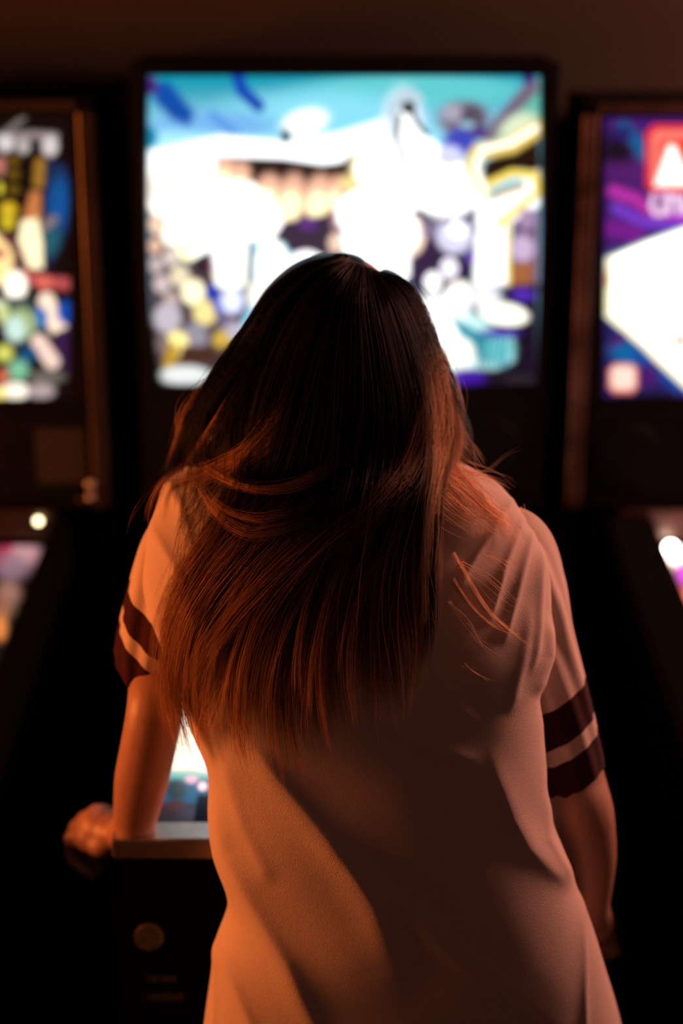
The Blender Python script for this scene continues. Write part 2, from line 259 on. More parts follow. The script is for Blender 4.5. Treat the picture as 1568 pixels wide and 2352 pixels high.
def art_left(X, Y):
    a = Paint(X, Y, 0, 200, 3.094, (6, 5, 8)); W = (255, 255, 250)
    a.c *= 1
    a.l([(30, 330), (130, 250), (170, 215)], 44, (120, 110, 105)); a.l([(-300, 370), (230, 340), (390, 350)], 60, (150, 135, 135)); a.e(40, 400, 60, 60, (225, 215, 215)); a.e(165, 420, 50, 55, (190, 180, 175)); a.e(355, 420, 58, 72, (225, 210, 212))
    for y in (520, 620, 730): a.e(95, y, 48, 38, (105, 78, 20), 1, 0, .4)
    a.e(60, 870, 62, 55, (225, 185, 40)); a.e(55, 960, 55, 55, (215, 190, 45)); a.e(0, 720, 22, 45, (235, 220, 60)); a.e(0, 560, 40, 70, (190, 120, 110))
    a.p([(-60, 1020), (30, 1060), (90, 1180), (90, 1400), (-60, 1400)], (255, 220, 150), 1.3, 16)
    a.l([(285, 540), (275, 680)], 80, (165, 118, 40)); a.p([(215, 740), (290, 740), (290, 950), (150, 980)], (205, 125, 70), 1, 16)
    a.p([(330, 500), (470, 560), (480, 1010), (440, 1110), (330, 1310), (300, 1000)], (14, 40, 78), 1, 26); a.e(415, 830, 75, 190, (0, 82, 150), 1, 5, .5); a.e(360, 1090, 60, 110, (30, 95, 110), 1, 10, .6)
    a.l([(380, 940), (290, 1010)], 60, (140, 120, 120)); a.p([(155, 950), (265, 930), (300, 1100), (305, 1290), (190, 1290), (105, 1210)], (255, 238, 190), 1.4, 16)
    a.l([(30, 1060), (110, 1120), (180, 1310), (300, 1370)], 60, (110, 48, 55)); a.l([(180, 1340), (330, 1385), (480, 1400)], 90, (190, 82, 82), 1, .4); a.e(310, 1390, 60, 50, (235, 110, 95))
    a.e(110, 1410, 78, 100, (255, 245, 225), 1.8); a.e(130, 1540, 100, 50, (60, 80, 82)); a.l([(330, 1520), (370, 1640), (420, 1720)], 120, (255, 225, 200), 1.25, .25)
    a.e(465, 1600, 62, 82, (0, 80, 180)); a.e(285, 1640, 55, 75, (0, 110, 190)); a.e(20, 1600, 40, 80, (225, 235, 160)); a.e(150, 1680, 110, 110, (170, 190, 130)); a.e(110, 1720, 70, 90, (205, 235, 225), 1.1)
    a.p([(-60, 1500), (0, 1520), (0, 1560), (-60, 1560)], W); a.p([(380, 1750), (490, 1700), (490, 2050), (380, 1900)], (52, 26, 70)); a.l([(275, 1810), (370, 1950)], 110, (250, 215, 200), 1.1, .25); a.e(200, 1900, 70, 60, (0, 80, 125)); a.e(30, 1890, 62, 60, (225, 225, 110)); a.e(130, 2010, 72, 72, (130, 200, 160)); a.e(330, 2060, 130, 50, (110, 105, 95))
    a.e(20, 2060, 45, 60, (210, 110, 80)); a.e(110, 2160, 100, 60, (255, 245, 225), 1.3, 0, .2); a.e(290, 2160, 100, 55, (185, 165, 165), 1, 0, .25); a.e(-40, 2180, 90, 50, (255, 235, 130), 1.2)
    for k in range(26): a.e(rng.uniform(-1500, -80), rng.uniform(350, 2150), rng.uniform(40, 170), rng.uniform(40, 150), [(255, 220, 150), (0, 82, 150), (190, 82, 82), (225, 185, 40), (255, 245, 225), (90, 30, 90)][k % 6], 1, rng.uniform(0, 90), .3)
    m = ease((506-a.X)/24)*ease((2235-a.Y)/24)*ease((a.Y-200)/30); a.c *= m[..., None]; return a.c
def art_right(X, Y):
    a = Paint(X, Y, 1280, 200, 3.094, (70, 28, 110))
    a.e(420, 480, 130, 160, (22, 14, 28), 1, 0, .7); a.l([(470, 290), (560, 380), (620, 500)], 90, (0, 95, 150), 1, .8); a.e(470, 330, 60, 50, (40, 28, 100), 1, 0, .6); a.l([(380, 600), (560, 600), (640, 690)], 130, (82, 28, 105), 1, .8)
    a.l([(400, 740), (560, 800), (660, 880), (900, 960)], 90, (185, 48, 165), 1, .6); a.l([(420, 860), (600, 960), (900, 990)], 80, (118, 60, 200), 1, .6); a.l([(380, 1000), (560, 1040), (560, 1130)], 110, (120, 28, 140), 1, .7); a.e(900, 900, 90, 50, (185, 40, 210))
    a.p([(340, 1190), (620, 1080), (890, 985), (1700, 700), (2300, 1400), (1500, 2600), (890, 2150), (560, 1840), (335, 1640)], (30, 120, 150), 1, 22)
    a.p([(345, 1215), (620, 1100), (890, 1000), (1700, 720), (2200, 1400), (1500, 2500), (890, 2130), (560, 1820), (340, 1630)], (255, 245, 205), 1.4, 14); a.p([(400, 1215), (640, 1110), (1700, 740), (2150, 1400), (1500, 2450), (890, 2060), (600, 1790), (390, 1600)], (255, 255, 250), 2.6, 24)
    a.e(352, 1370, 16, 60, (220, 150, 110), 1, 0, .7); a.e(870, 1800, 55, 60, (230, 180, 155), 1.1, 0, .7); a.e(905, 1995, 30, 36, (20, 140, 70)); a.l([(335, 1450), (335, 1600)], 14, (170, 180, 50), 1, .6)
    a.p([(335, 1650), (560, 1850), (860, 2140), (780, 2200), (340, 2200)], (30, 30, 90), 1, 16); a.e(500, 1900, 130, 80, (0, 100, 165), 1, 20, .5); a.l([(560, 1900), (860, 2150)], 60, (10, 70, 160), 1, .6); a.e(640, 2050, 80, 80, (70, 25, 110), 1, 0, .5); a.l([(400, 1830), (460, 1760)], 50, (80, 30, 110), 1, .6); a.e(700, 2230, 300, 50, (12, 8, 14), 1, 0, .5)
    def rr(cx, cy, h, r, col, gn): a.p([(cx-h+r, cy-h), (cx+h-r, cy-h), (cx+h, cy-h+r), (cx+h, cy+h-r), (cx+h-r, cy+h), (cx-h+r, cy+h), (cx-h, cy+h-r), (cx-h, cy-h+r)], col, gn, 8)
    rr(466, 2072, 106, 40, (235, 120, 95), 1); rr(466, 2066, 84, 30, (255, 215, 200), 1.2)
    rr(872, 512, 250, 60, (230, 50, 60), 1.05); rr(872, 512, 205, 40, (250, 130, 115), 1.05); rr(880, 530, 170, 40, (255, 90, 75), 1)
    a.p([(690, 700), (790, 410), (835, 420), (905, 600), (975, 420), (1020, 410), (1050, 700)], (255, 245, 235), 1.8, 20); a.p([(860, 380), (950, 380), (905, 500)], (240, 55, 40), 1.1, 12)
    for pts in ([(685, 770), (670, 850), (700, 900), (750, 895), (775, 830), (770, 765)], [(790, 770), (790, 890)], [(800, 800), (850, 770), (865, 890)], [(900, 790), (885, 860), (930, 890), (950, 820)]): a.l(pts, 42, (240, 200, 235), 1.1, .4)
    a.l([(700, 770), (740, 790), (740, 740)], 26, (190, 130, 185), 1, .5)
    for k in range(8): a.e(rng.uniform(1100, 2400), rng.uniform(300, 900), rng.uniform(60, 160), rng.uniform(60, 120), [(185, 48, 165), (0, 95, 150), (118, 60, 200)][k % 3], 1, 0, .5)
    m = ease((a.X-322)/22)*ease((a.Y-205)/30); a.c *= m[..., None]; return a.c
def pf_mid(X, Y):
    a = Paint(X, Y, 0, 0, 1, (30, 40, 60)); t = ease((a.Y-1640)/60)
    a.c *= .3
    a.p([(380, 1500), (1200, 1500), (1210, 1776), (360, 1776)], (235, 240, 215), 1.3, 14); a.p([(340, 1770), (1300, 1772), (1300, 1795), (340, 1795)], (110, 190, 185), 1, 10)
    a.e(470, 1700, 30, 60, (255, 250, 230), 1.5, 0, .5); a.p([(330, 1790), (1300, 1790), (1300, 1845), (330, 1850)], (0, 80, 120), 1, 12); a.e(405, 1815, 22, 24, (30, 50, 60)); a.e(440, 1790, 14, 9, (230, 190, 215)); a.e(465, 1806, 9, 9, (255, 225, 230), 1.3)
    a.p([(300, 1845), (1300, 1845), (1300, 1960), (300, 1960)], (30, 20, 34), 1, 10); a.e(400, 1850, 26, 12, (60, 25, 35)); a.e(455, 1868, 40, 8, (45, 30, 60)); a.p([(300, 600), (1300, 600), (1300, 1450), (300, 1450)], (60, 60, 60)); return a.c
def pf_left(X, Y):
    a = Paint(X, Y, 0, 900, 3.136, (12, 10, 10)); a.e(150, 1150, 130, 110, (205, 165, 175), 1, 0, .5); a.e(50, 1130, 40, 60, (190, 50, 90)); a.e(80, 1260, 120, 90, (150, 125, 145), 1, 0, .6); a.e(60, 1450, 80, 90, (160, 125, 115), 1, 0, .6); a.e(20, 1560, 60, 90, (150, 105, 85), 1, 0, .6); a.e(0, 1700, 50, 90, (225, 150, 70), 1, 0, .5); a.e(180, 1060, 140, 30, (110, 95, 40), 1, 0, .6)
    for k in range(22): a.e(rng.uniform(-1200, -60), rng.uniform(1050, 2600), rng.uniform(50, 140), rng.uniform(40, 120), [(205, 165, 175), (225, 150, 70), (80, 90, 150), (190, 50, 90)][k % 4], .8, 0, .5)
    return a.c
def pf_right(X, Y):
    a = Paint(X, Y, 0, 0, 1, (16, 10, 12)); a.p([(1500, 1232), (1800, 1232), (1800, 1300), (1525, 1296)], (255, 225, 215), 1.4, 10); a.e(1525, 1300, 22, 14, (240, 160, 125), 1, 0, .5); a.e(1550, 1330, 30, 28, (130, 50, 110), 1, 0, .5); a.e(1572, 1318, 16, 22, (170, 60, 220), 1.2, 0, .5); a.e(1570, 1385, 26, 32, (245, 130, 105), 1, 0, .5); a.l([(1500, 1290), (1580, 1540)], 70, (150, 98, 70), 1, .6); a.e(1576, 1430, 22, 50, (215, 130, 95), 1, 0, .6)
    for k in range(22): a.e(rng.uniform(1600, 2200), rng.uniform(1300, 1900), rng.uniform(15, 45), rng.uniform(15, 40), [(170, 60, 220), (245, 130, 105), (60, 90, 200), (255, 225, 215)][k % 4], .8, 0, .5)
    return a.c

# ---------------------------------------------------------------- pinball machines
YG = 2.967; YF = 1.92; ZL = .897
def pinball(label, X, art, pf, zb, zt, zbox, gw, trim, pfo, railw=.022, square=False):
    t = thing('pinball_machine', label, 'pinball machine', (X, YF, 0), 'pinball machines in a row along the wall')
    def put(name, bm, m, par=t, sm=False, bev=0):
        for v in bm.verts: v.co.y -= (0 if par is t else 0)
        return bm_obj(name, bm, m, par, sm, bev)
    L = lambda y: y-YF
    hw = .292; bw = .362; YR = YG+.26; zr = 1.0; zf = ZL
    rail = lambda y: zf-.004+(zr-zf)*(y-YF)/(YG-YF)
    # cabinet body: side boards, front, back, bottom
    bm = bmesh.new()
    side = [(0, .45), (0, zf-.03), (L(YG)-.03, zr-.03), (L(YR), zr-.03), (L(YR), .36), (.5, .36)]
    prism(bm, side, -hw, -hw+.018); prism(bm, side, hw-.018, hw)
    box(bm, -hw+.018, hw-.018, 0, .018, .45, zf-.028); box(bm, -hw+.018, hw-.018, L(YR)-.018, L(YR), .36, zr-.03)
    prism(bm, [(.018, .45), (.018, .468), (.5, .378), (L(YR)-.018, .378), (L(YR)-.018, .36), (.5, .36)], -hw+.018, hw-.018)
    put('cabinet', bm, M['matte'])
    # backbox shell: sides, top, bottom, rear, open front behind the glass
    bm = bmesh.new(); y0, y1 = L(YG)-.012, L(YR)
    box(bm, -bw, -bw+.02, y0, y1, zr, zbox); box(bm, bw-.02, bw, y0, y1, zr, zbox)
    box(bm, -bw+.02, bw-.02, y0, y1, zbox-.018, zbox); box(bm, -bw+.02, bw-.02, y0, y1, zr, zr+.018); box(bm, -bw+.02, bw-.02, y1-.012, y1, zr+.018, zbox-.018)
    put('backbox', bm, M['cab'], bev=.003)
    # translite and its surround
    nx, nz = 430, 340
    xs = np.linspace(-gw, gw, nx); zs = np.linspace(zt, zb, nz); gx, gz = np.meshgrid(xs, zs)
    V = np.stack([gx, np.full_like(gx, L(YG)+.004), gz], -1); W = V.copy(); W[..., 0] += X; W[..., 1] += YF
    px, py = proj(W); me = grid_mesh('backglass', V[::-1]); rgb = art(px, py)[::-1]
    colour(me, rgb.reshape(-1, 3)); link('backglass', me, M['art'], t)
    bm = bmesh.new()
    for a in ((-bw+.0205, -gw+.001, zb-.02, zbox-.019), (gw-.001, bw-.0205, zb-.02, zbox-.019), (-gw+.001, gw-.001, zt-.001, zbox-.019), (-gw+.001, gw-.001, zb-.02, zb+.001)):
        box(bm, a[0], a[1], L(YG)-.006, L(YG)+.003, a[2], a[3])
    put('backglass_frame', bm, M['panel'])
    if trim:
        for s in (-1, 1):
            bm = bmesh.new(); x = s*(bw-.006)
            box(bm, x-.014, x+.014, L(YG)-.022, L(YG)-.0125, zr+.005, zbox-.02); put('side_trim', bm, trim, bev=.003)
        bm = bmesh.new(); box(bm, -bw+.02, bw-.022, L(YG)-.020, L(YG)-.0125, zbox-.0185, zbox-.001); put('top_trim', bm, trim, bev=.003)
    # speaker panel with display and two speakers
    bm = bmesh.new(); box(bm, -bw+.021, bw-.021, L(YG)-.01, L(YG)+.012, zr+.02, zb-.021); sp_ = put('speaker_panel', bm, M['panel'], bev=.003)
    bm = bmesh.new(); box(bm, -.16, .16, L(YG)-.0125, L(YG)-.0102, zr+.06, zb-.06); put('display', bm, M['panel'], sp_)
    for s in (-1, 1):
        bm = bmesh.new(); (box(bm, s*.285-.044, s*.285+.044, L(YG)-.0165, L(YG)-.0102, 1.052, 1.152) if square else cyl(bm, (s*.26, L(YG)-.0135, (zr+zb)/2), .058, .055, .006, 'Y', 40)); put('speaker_grille', bm, M['grille'] if square else M['panel'], sp_)
        bm = bmesh.new(); ball(bm, (s*.34, L(YG)-.014, zr+.04), .007, 12, 1, .7, 1); put('bolt', bm, M['chrome'] if square else M['panel'], sp_, True)
    # playfield
    n1, n2 = 260, 420; xs = np.linspace(-hw+.019, hw-.019, n1); ys = np.linspace(YF+.02, YG-.02, n2)
    gx, gy = np.meshgrid(xs, ys); gz = rail(gy)-.062; V = np.stack([gx, gy-YF, gz], -1); W = V.copy(); W[..., 0] += X; W[..., 1] += YF
    px, py = proj(W); me = grid_mesh('playfield', V); colour(me, (pf(px, py)*pfo).reshape(-1, 3)); pl = link('playfield', me, M['pf'], t)
    zp = lambda y: rail(y+YF)-.062
    bm = bmesh.new(); prism(bm, [(.03, zp(.03)+.002), (.03, zp(.03)+.03), (.16, zp(.16)+.03), (.16, zp(.16)+.002)], -.2, .2); put('apron', bm, M['panel'], bev=.003)
    for s in (-1, 1):
        bm = bmesh.new(); cyl(bm, (s*.075, .24, zp(.24)+.017), .011, .011, .026, 'Z', 20)
        m = Matrix.Translation((s*.045, .222, zp(.23)+.017)) @ Matrix.Rotation(s*R(30), 4, 'Z') @ Matrix.Diagonal((.062, .014, .024, 1))
        bmesh.ops.create_cube(bm, size=1, matrix=m); put('flipper', bm, M['red'], bev=.003)
    for bx, by in ((-.10, .80), (.09, .84), (0, .72)):
        bm = bmesh.new(); cyl(bm, (bx, by, zp(by)+.016), .022, .026, .03, 'Z', 28); cyl(bm, (bx, by, zp(by)+.034), .034, .030, .007, 'Z', 28); put('pop_bumper', bm, M['white'], sm=False)
    # glass, rails, lockbar
    bm = bmesh.new(); prism(bm, [(.045, rail(YF+.045)-.006), (.045, rail(YF+.045)-.001), (L(YG)-.04, rail(YG-.04)-.001), (L(YG)-.04, rail(YG-.04)-.006)], -hw+.02, hw-.02); put('playfield_glass', bm, M['glass'])
    for s in (-1, 1):
        bm = bmesh.new(); x0, x1 = sorted((s*(hw-railw), s*(hw+.002)))
        prism(bm, [(.045, rail(YF+.045)-.024), (.045, rail(YF+.045)), (L(YG)-.035, rail(YG-.035)), (L(YG)-.035, rail(YG-.035)-.024)], x0, x1); put('side_rail', bm, M['matte'], bev=.002)
    bm = bmesh.new(); box(bm, -hw-.003, hw+.003, -.004, .045, zf-.028, zf); put('lockbar', bm, M['steel'], bev=.004)
    bm = bmesh.new(); box(bm, -hw+.02, hw-.02, L(YG)-.034, L(YG)-.024, zr-.05, zr+.004); put('rear_glass_channel', bm, trim or M['panel'], bev=.002)
    # front fittings
    bm = bmesh.new(); box(bm, -.13, .15, -.008, 0, .50, .76); dr = put('coin_door', bm, M['panel'], bev=.004)
    for s in (-.05, .07):
        bm = bmesh.new(); box(bm, s-.02, s+.02, -.013, -.0085, .64, .70); put('coin_slot', bm, M['chrome'], dr, bev=.002)
    for s in (-1, 1):
        bm = bmesh.new(); cyl(bm, (s*(hw+.005), .10, .815), .014, .014, .01, 'X', 24); put('flipper_button', bm, M['red'])
    bm = bmesh.new(); cyl(bm, (.225, -.03, .74), .005, .005, .06, 'Y', 16); ball(bm, (.225, -.066, .74), .015, 20); put('plunger', bm, M['chrome'], sm=True)
    for sx in (-1, 1):
        for yy, zz in ((.0, .80), (L(YR)-.035, .62)):
            bm = bmesh.new(); x0, x1 = sorted((sx*(hw+.0035), sx*(hw+.0065))); x2, x3 = sorted((sx*(hw-.035), sx*(hw+.0035)))
            yo = -.004 if yy == 0 else yy+.036
            box(bm, x0, x1, yy-.004, yy+.035, .03, zz); box(bm, x2, x3, yo-.003, yo, .03, zz); cyl(bm, (sx*(hw-.01), yy+.015, .016), .022, .012, .03, 'Z', 20)
            put('leg', bm, M['cab'])
    return t
mid = pinball('middle pinball machine, the one the woman plays, with bright white and teal backglass', .005, art_mid, pf_mid, 1.228, 1.766, 1.786, .345, None, 1.0)
lef = pinball('left pinball machine with bronze trim and a dark yellow and blue backglass', -.789, art_left, pf_left, 1.202, 1.712, 1.727, .335, M['brass'], .8, .022, True)
rig = pinball('right pinball machine with purple backglass crossed by a big white diamond', .777, art_right, pf_right, 1.205, 1.703, 1.722, .335, M['copper'], 1.0, .075)
# start button and faint print on the middle cabinet's front
def on_front(px, py): p = P(px, py, YF-.002); return p.x-mid.location.x, p.z
x, z = on_front(343, 2146)
bm = bmesh.new(); cyl(bm, (x, -.006, z), .019, .019, .012, 'Y', 32); sb = bm_obj('start_button', bm, M['button'], mid, bevel=.003)
bm = bmesh.new(); cyl(bm, (x, -.003, z), .023, .023, .006, 'Y', 32); bm_obj('button_bezel', bm, M['panel'], sb)
for x0, x1, yy, hh in ((278, 403, 2247, 20), (268, 425, 2290, 20)):
    bm = bmesh.new(); q = x0
    while q < x1:
        wd = rng.uniform(5, 11); a = on_front(q, yy+hh/2); b = on_front(min(q+wd, x1), yy-hh/2*rng.uniform(.4, 1)); box(bm, a[0], b[0], -.0012, 0, a[1], b[1]); q += wd+rng.uniform(2, 6)
    bm_obj('printed_line', bm, M['ink'], mid)
def add_at(name, m, parent, px, py, Y, r, sy=1):
    p = P(px, py, Y)-parent.location; bm = bmesh.new(); ball(bm, p, r, 20, 1, sy, 1); return bm_obj(name, bm, m, parent, True)
add_at('bulb', M['bulbwarm'], lef, 88, 1197, YG-.045, .0062)
add_at('bulb', M['bulbwhite'], rig, 1540, 1258, YG-.06, .011)
for px, py in ((207, 1113), (208, 1144)): add_at('hinge_bolt', M['steel'], lef, px, py, YG-.024, .008, .6)
add_at('hinge_bolt', M['copper'], lef, 188, 1150, YG-.024, .008, .6)

# ---------------------------------------------------------------- the woman
# torso rows: image row, left edge, right edge, centre depth, half thickness
T = np.array([
 (1030, 690, 880, 1.955, .040), (1045, 600, 975, 1.955, .055), (1058, 520, 1010, 1.955, .068), (1072, 455, 1052, 1.95, .078), (1090, 405, 1098, 1.947, .086),
 (1112, 378, 1140, 1.942, .093), (1150, 362, 1178, 1.935, .100), (1200, 348, 1212, 1.925, .107), (1260, 336, 1246, 1.912, .112), (1330, 329, 1262, 1.90, .115), (1400, 345, 1266, 1.885, .116),
 (1470, 372, 1268, 1.872, .116), (1530, 392, 1250, 1.862, .115), (1580, 410, 1238, 1.855, .114), (1660, 440, 1238, 1.845, .112), (1750, 476, 1246, 1.835, .110), (1850, 488, 1252, 1.825, .110),
 (1950, 503, 1290, 1.818, .113), (2060, 527, 1332, 1.812, .118), (2150, 502, 1368, 1.81, .123), (2250, 484, 1400, 1.81, .126), (2352, 468, 1428, 1.81, .128), (2480, 456, 1452, 1.81, .128)])
def torso(n1, n2, shrink=0, r0=None, r1=None):
    rows = np.interp(np.linspace(0, 1, n1), np.linspace(0, 1, len(T)), T[:, 0]) if r0 is None else np.linspace(r0, r1, n1)
    L_, R_, Yc, H = [crv(T[:, 0], T[:, k], rows) for k in (1, 2, 3, 4)]
    a = Pn(L_, rows, Yc); b = Pn(R_, rows, Yc); cx = (a[:, 0]+b[:, 0])/2; hx = (b[:, 0]-a[:, 0])/2-shrink; H = H-shrink
    th = np.linspace(0, 2*math.pi, n2, endpoint=False); e = 2/2.35
    cs = np.sign(np.cos(th))*abs(np.cos(th))**e; sn = np.sign(np.sin(th))*abs(np.sin(th))**e
    V = np.zeros((n1, n2, 3)); V[..., 0] = cx[:, None]+hx[:, None]*cs; V[..., 1] = Yc[:, None]+H[:, None]*sn; V[..., 2] = a[:, 2][:, None]+0*cs
    return V
FOLDS = [  # points, height (m), width left px, width right px
 ([(520, 1640), (585, 1720), (640, 1790), (730, 1900), (800, 1990), (860, 2090), (905, 2210), (930, 2330)], .0085, 85, 40),
 ([(470, 1760), (495, 1850), (520, 1960), (590, 2090), (660, 2210), (730, 2370), (760, 2460)], .0085, 70, 38),
 ([(485, 2120), (500, 2180), (540, 2260), (590, 2380), (610, 2450)], .005, 40, 26),
 ([(700, 1900), (760, 1950), (880, 2060), (1010, 2170), (1130, 2260), (1280, 2370), (1350, 2430)], .0035, 45, 75),
 ([(1125, 1700), (1145, 1790), (1175, 1880), (1215, 1950), (1265, 2000), (1300, 2030), (1330, 2050)], .007, 34, 62),
 ([(1245, 1800), (1250, 1860), (1255, 1930), (1290, 2000), (1310, 2040)], .004, 16, 22),
 ([(1330, 2000), (1335, 2060), (1342, 2200), (1344, 2380), (1344, 2480)], .0032, 15, 15), ([(508, 2060), (505, 2120), (496, 2260), (490, 2380), (488, 2460)], .0022, 9, 9),
 ([(1195, 1110), (1170, 1160), (1120, 1240), (1062, 1330), (1040, 1370)], .0045, 20, 18), ([(1215, 1150), (1190, 1220), (1160, 1300), (1130, 1400), (1115, 1450)], .0048, 18, 16), ([(1230, 1190), (1218, 1240), (1195, 1330), (1165, 1440), (1150, 1490)], .0050, 18, 16),
 ([(1243, 1230), (1242, 1290), (1238, 1380), (1228, 1500), (1215, 1560)], .0055, 20, 16), ([(1215, 1360), (1210, 1440), (1200, 1520), (1180, 1600), (1160, 1650)], .0035, 26, 22), ([(1250, 1400), (1258, 1450), (1262, 1510), (1240, 1570), (1225, 1610)], .0060, 22, 20),
 ([(1035, 1060), (1060, 1090), (1100, 1130), (1150, 1200), (1170, 1240)], .0035, 14, 14), ([(1235, 1600), (1242, 1660), (1248, 1750), (1250, 1850), (1252, 1920)], .0035, 24, 30),
 ([(830, 1620), (880, 1655), (950, 1700), (1060, 1740), (1120, 1750)], .003, 40, 40), ([(960, 1450), (990, 1520), (1020, 1580), (1070, 1640), (1110, 1670)], .0025, 30, 30),
 ([(370, 1070), (390, 1110), (420, 1170), (440, 1260), (450, 1320)], .004, 26, 22), ([(335, 1170), (355, 1220), (400, 1300), (440, 1420), (455, 1480)], .004, 30, 26), ([(500, 1730), (525, 1780), (560, 1900), (610, 2000), (630, 2040)], .003, 34, 34)]
def folds(V, flip):
    px, py = proj(V); out = np.zeros(px.shape)
    for pts, A, wl, wr in FOLDS:
        best = np.full(px.shape, 1e9); sg = np.zeros(px.shape); tt = np.zeros(px.shape); n = len(pts)-1
        for i in range(n):
            (x0, y0), (x1, y1) = pts[i], pts[i+1]; dx, dy = x1-x0, y1-y0; L2 = dx*dx+dy*dy
            t = np.clip(((px-x0)*dx+(py-y0)*dy)/L2, 0, 1); ex, ey = px-x0-t*dx, py-y0-t*dy; d = np.hypot(ex, ey)
            m = d < best; best = np.where(m, d, best); sg = np.where(m, ex*dy-ey*dx, sg); tt = np.where(m, (i+t)/n, tt)
        wv = np.where(sg < 0, wl, wr); out += A*(.55*np.exp(-(best/wv)**2)+.45*np.exp(-(best/(wv*.45))**2))*ease(tt/.3)*ease((1-tt)/.3)
    return out
def wob(V, s, a):  # gentle cloth unevenness
    x, y, z = V[..., 0], V[..., 1], V[..., 2]
    return a*(np.sin(x*31*s+z*17*s+1)+np.sin(z*43*s-x*19*s+2.3)*.7+np.sin(x*67*s+z*51*s)*.35)
Vt = torso(620, 520)
me = grid_mesh('tmp', Vt, True); me.update()
nrm = np.zeros(len(me.vertices)*3, np.float32); me.vertices.foreach_get('normal', nrm); nrm = nrm.reshape(Vt.shape)
cen = Vt.mean(1, keepdims=True); sgn = np.sign(((Vt-cen)*nrm).sum(-1).mean()); nrm *= sgn
back = ease((-(nrm[..., 1])+.25)/.4)
Vt = Vt+nrm*((folds(Vt, 1)*back+wob(Vt, 1, .0006))[..., None])
bpy.data.meshes.remove(me)

woman = thing('person', 'woman with long brown hair and cream striped-sleeve t-shirt, seen from behind, playing pinball', 'person', (0, 1.80, 0))
def off(V): V = V.copy(); V[..., 1] -= 1.80; return V
shirt = link('t_shirt', grid_mesh('t_shirt', off(Vt), True), M['shirt'], woman)
# sleeves: rings (centre px, py, Y, radius, squash) from armhole to cuff
def sleeve(rings, stripes, tilt, side):
    k = np.arange(len(rings)); n1, n2 = 260, 150; tt = np.linspace(0, len(rings)-1, n1)
    cen = np.array([P(r[0], r[1], r[2]) for r in rings]); c = np.stack([crv(k, cen[:, i], tt) for i in range(3)], -1); rad = crv(k, [r[3] for r in rings], tt)
    d = np.gradient(c, axis=0); d /= np.linalg.norm(d, axis=1, keepdims=True)
    tv = np.array(tilt, float); d2 = d+tv*ease(tt/(len(rings)-1))[:, None]; d2 /= np.linalg.norm(d2, axis=1, keepdims=True)
    u = np.cross(d2, [0, 1, 0.]); u /= np.linalg.norm(u, axis=1, keepdims=True); v = np.cross(d2, u)
    th = np.linspace(0, 2*math.pi, n2, endpoint=False)
    cr = 1+.05*np.sin(th*7+tt[:, None]*1.1)*ease(1.2-tt/(len(rings)-1)*1.0)[:, None]*1.0+.02*np.sin(th*12+1+tt[:, None]*1.7)
    V = c[:, None]+(u[:, None]*np.cos(th)[None, :, None]+v[:, None]*np.sin(th)[None, :, None]*1.05)*(rad[:, None]*cr)[..., None]
    V2 = c[:, None]+(V-c[:, None])*.9
    V = np.concatenate([V, V2[::-1][:60]], 0)            # turned-in hem
    me = grid_mesh('sleeve', off(V), True); o = link('sleeve', me, [M['shirt'], M['band']], shirt)
    f = np.repeat(np.linspace(0, 1, n1)[:-1], n2); mi = np.zeros(len(me.polygons), np.int32)
    for a, b in stripes: mi[:len(f)][(f > a) & (f < b)] = 1
    mi[len(f):] = 1; me.polygons.foreach_set('material_index', mi); return o
SR = [(1095, 1225, 1.935, .035), (1150, 1265, 1.94, .058), (1194, 1370, 1.935, .057), (1228, 1480, 1.93, .052), (1272, 1620, 1.92, .0475), (1318, 1785, 1.91, .0430)]
SL = [(450, 1190, 1.93, .040), (425, 1270, 1.94, .054), (400, 1350, 1.945, .056), (374, 1430, 1.95, .055), (354, 1500, 1.955, .055), (342, 1548, 1.958, .054)]
sleeve(SR, [(.765, .865), (.91, 1.1)], (.32, .05, 0), 1)
sleeve(SL, [(.50, .66), (.745, 1.1)], (-.62, .12, 0), -1)

# body: one continuous skin surface
bm = bmesh.new()
Vb = torso(40, 48, .020)
rr_ = [[bm.verts.new(Vb[i, j]) for j in range(48)] for i in range(40)]
for i in range(39):
    for j in range(48): bm.faces.new([rr_[i][j], rr_[i][(j+1) % 48], rr_[i+1][(j+1) % 48], rr_[i+1][j]])
bm.faces.new(rr_[0]); bm.faces.new(rr_[-1])
HC = P(785, 800, 2.05)
limb(bm, [(.0, 1.945, 1.36), (.0, 1.975, 1.42), (0, 2.02, 1.46)], [.062, .052, .055])
tilt = Matrix.Rotation(R(-32), 3, 'X')
def hp(x, y, z): return HC+tilt @ Vector((x, y, z))
ball(bm, hp(0, -.005, .02), 1, 32, .076, .094, .092, tilt); ball(bm, hp(0, .035, -.045), 1, 28, .060, .062, .072, tilt)
ball(bm, hp(0, .052, -.098), .022, 16, 1.2, 1, .8); ball(bm, hp(0, .097, -.035), 1, 14, .012, .018, .018, tilt); ball(bm, hp(0, .090, -.012), 1, 12, .008, .012, .024, tilt)
ball(bm, hp(0, .088, -.066), 1, 14, .024, .011, .006, tilt); ball(bm, hp(0, .086, -.077), 1, 14, .020, .011, .006, tilt)
for s in (-1, 1):
    ball(bm, hp(s*.030, .080, -.008), 1, 14, .013, .009, .009, tilt); ball(bm, hp(s*.030, .086, .012), 1, 12, .019, .008, .005, tilt); ball(bm, hp(s*.078, -.005, -.03), 1, 16, .009, .018, .030, tilt); ball(bm, hp(s*.038, .062, -.045), 1, 14, .022, .02, .02, tilt)
def hand(palm, up, fingers, thumb):
    # palm: list of (centre, (rx, ry, rz)); fingers: list of joint lists
    if up:
        for k_ in up: ball(bm, k_, .0135, 18)
    for c, rad in palm: ball(bm, Vector(c), 1, 20, *rad)
    for f, r in fingers+thumb: limb(bm, f, [r, r*.96, r*.9, r*.78][:len(f)], 14, 5)
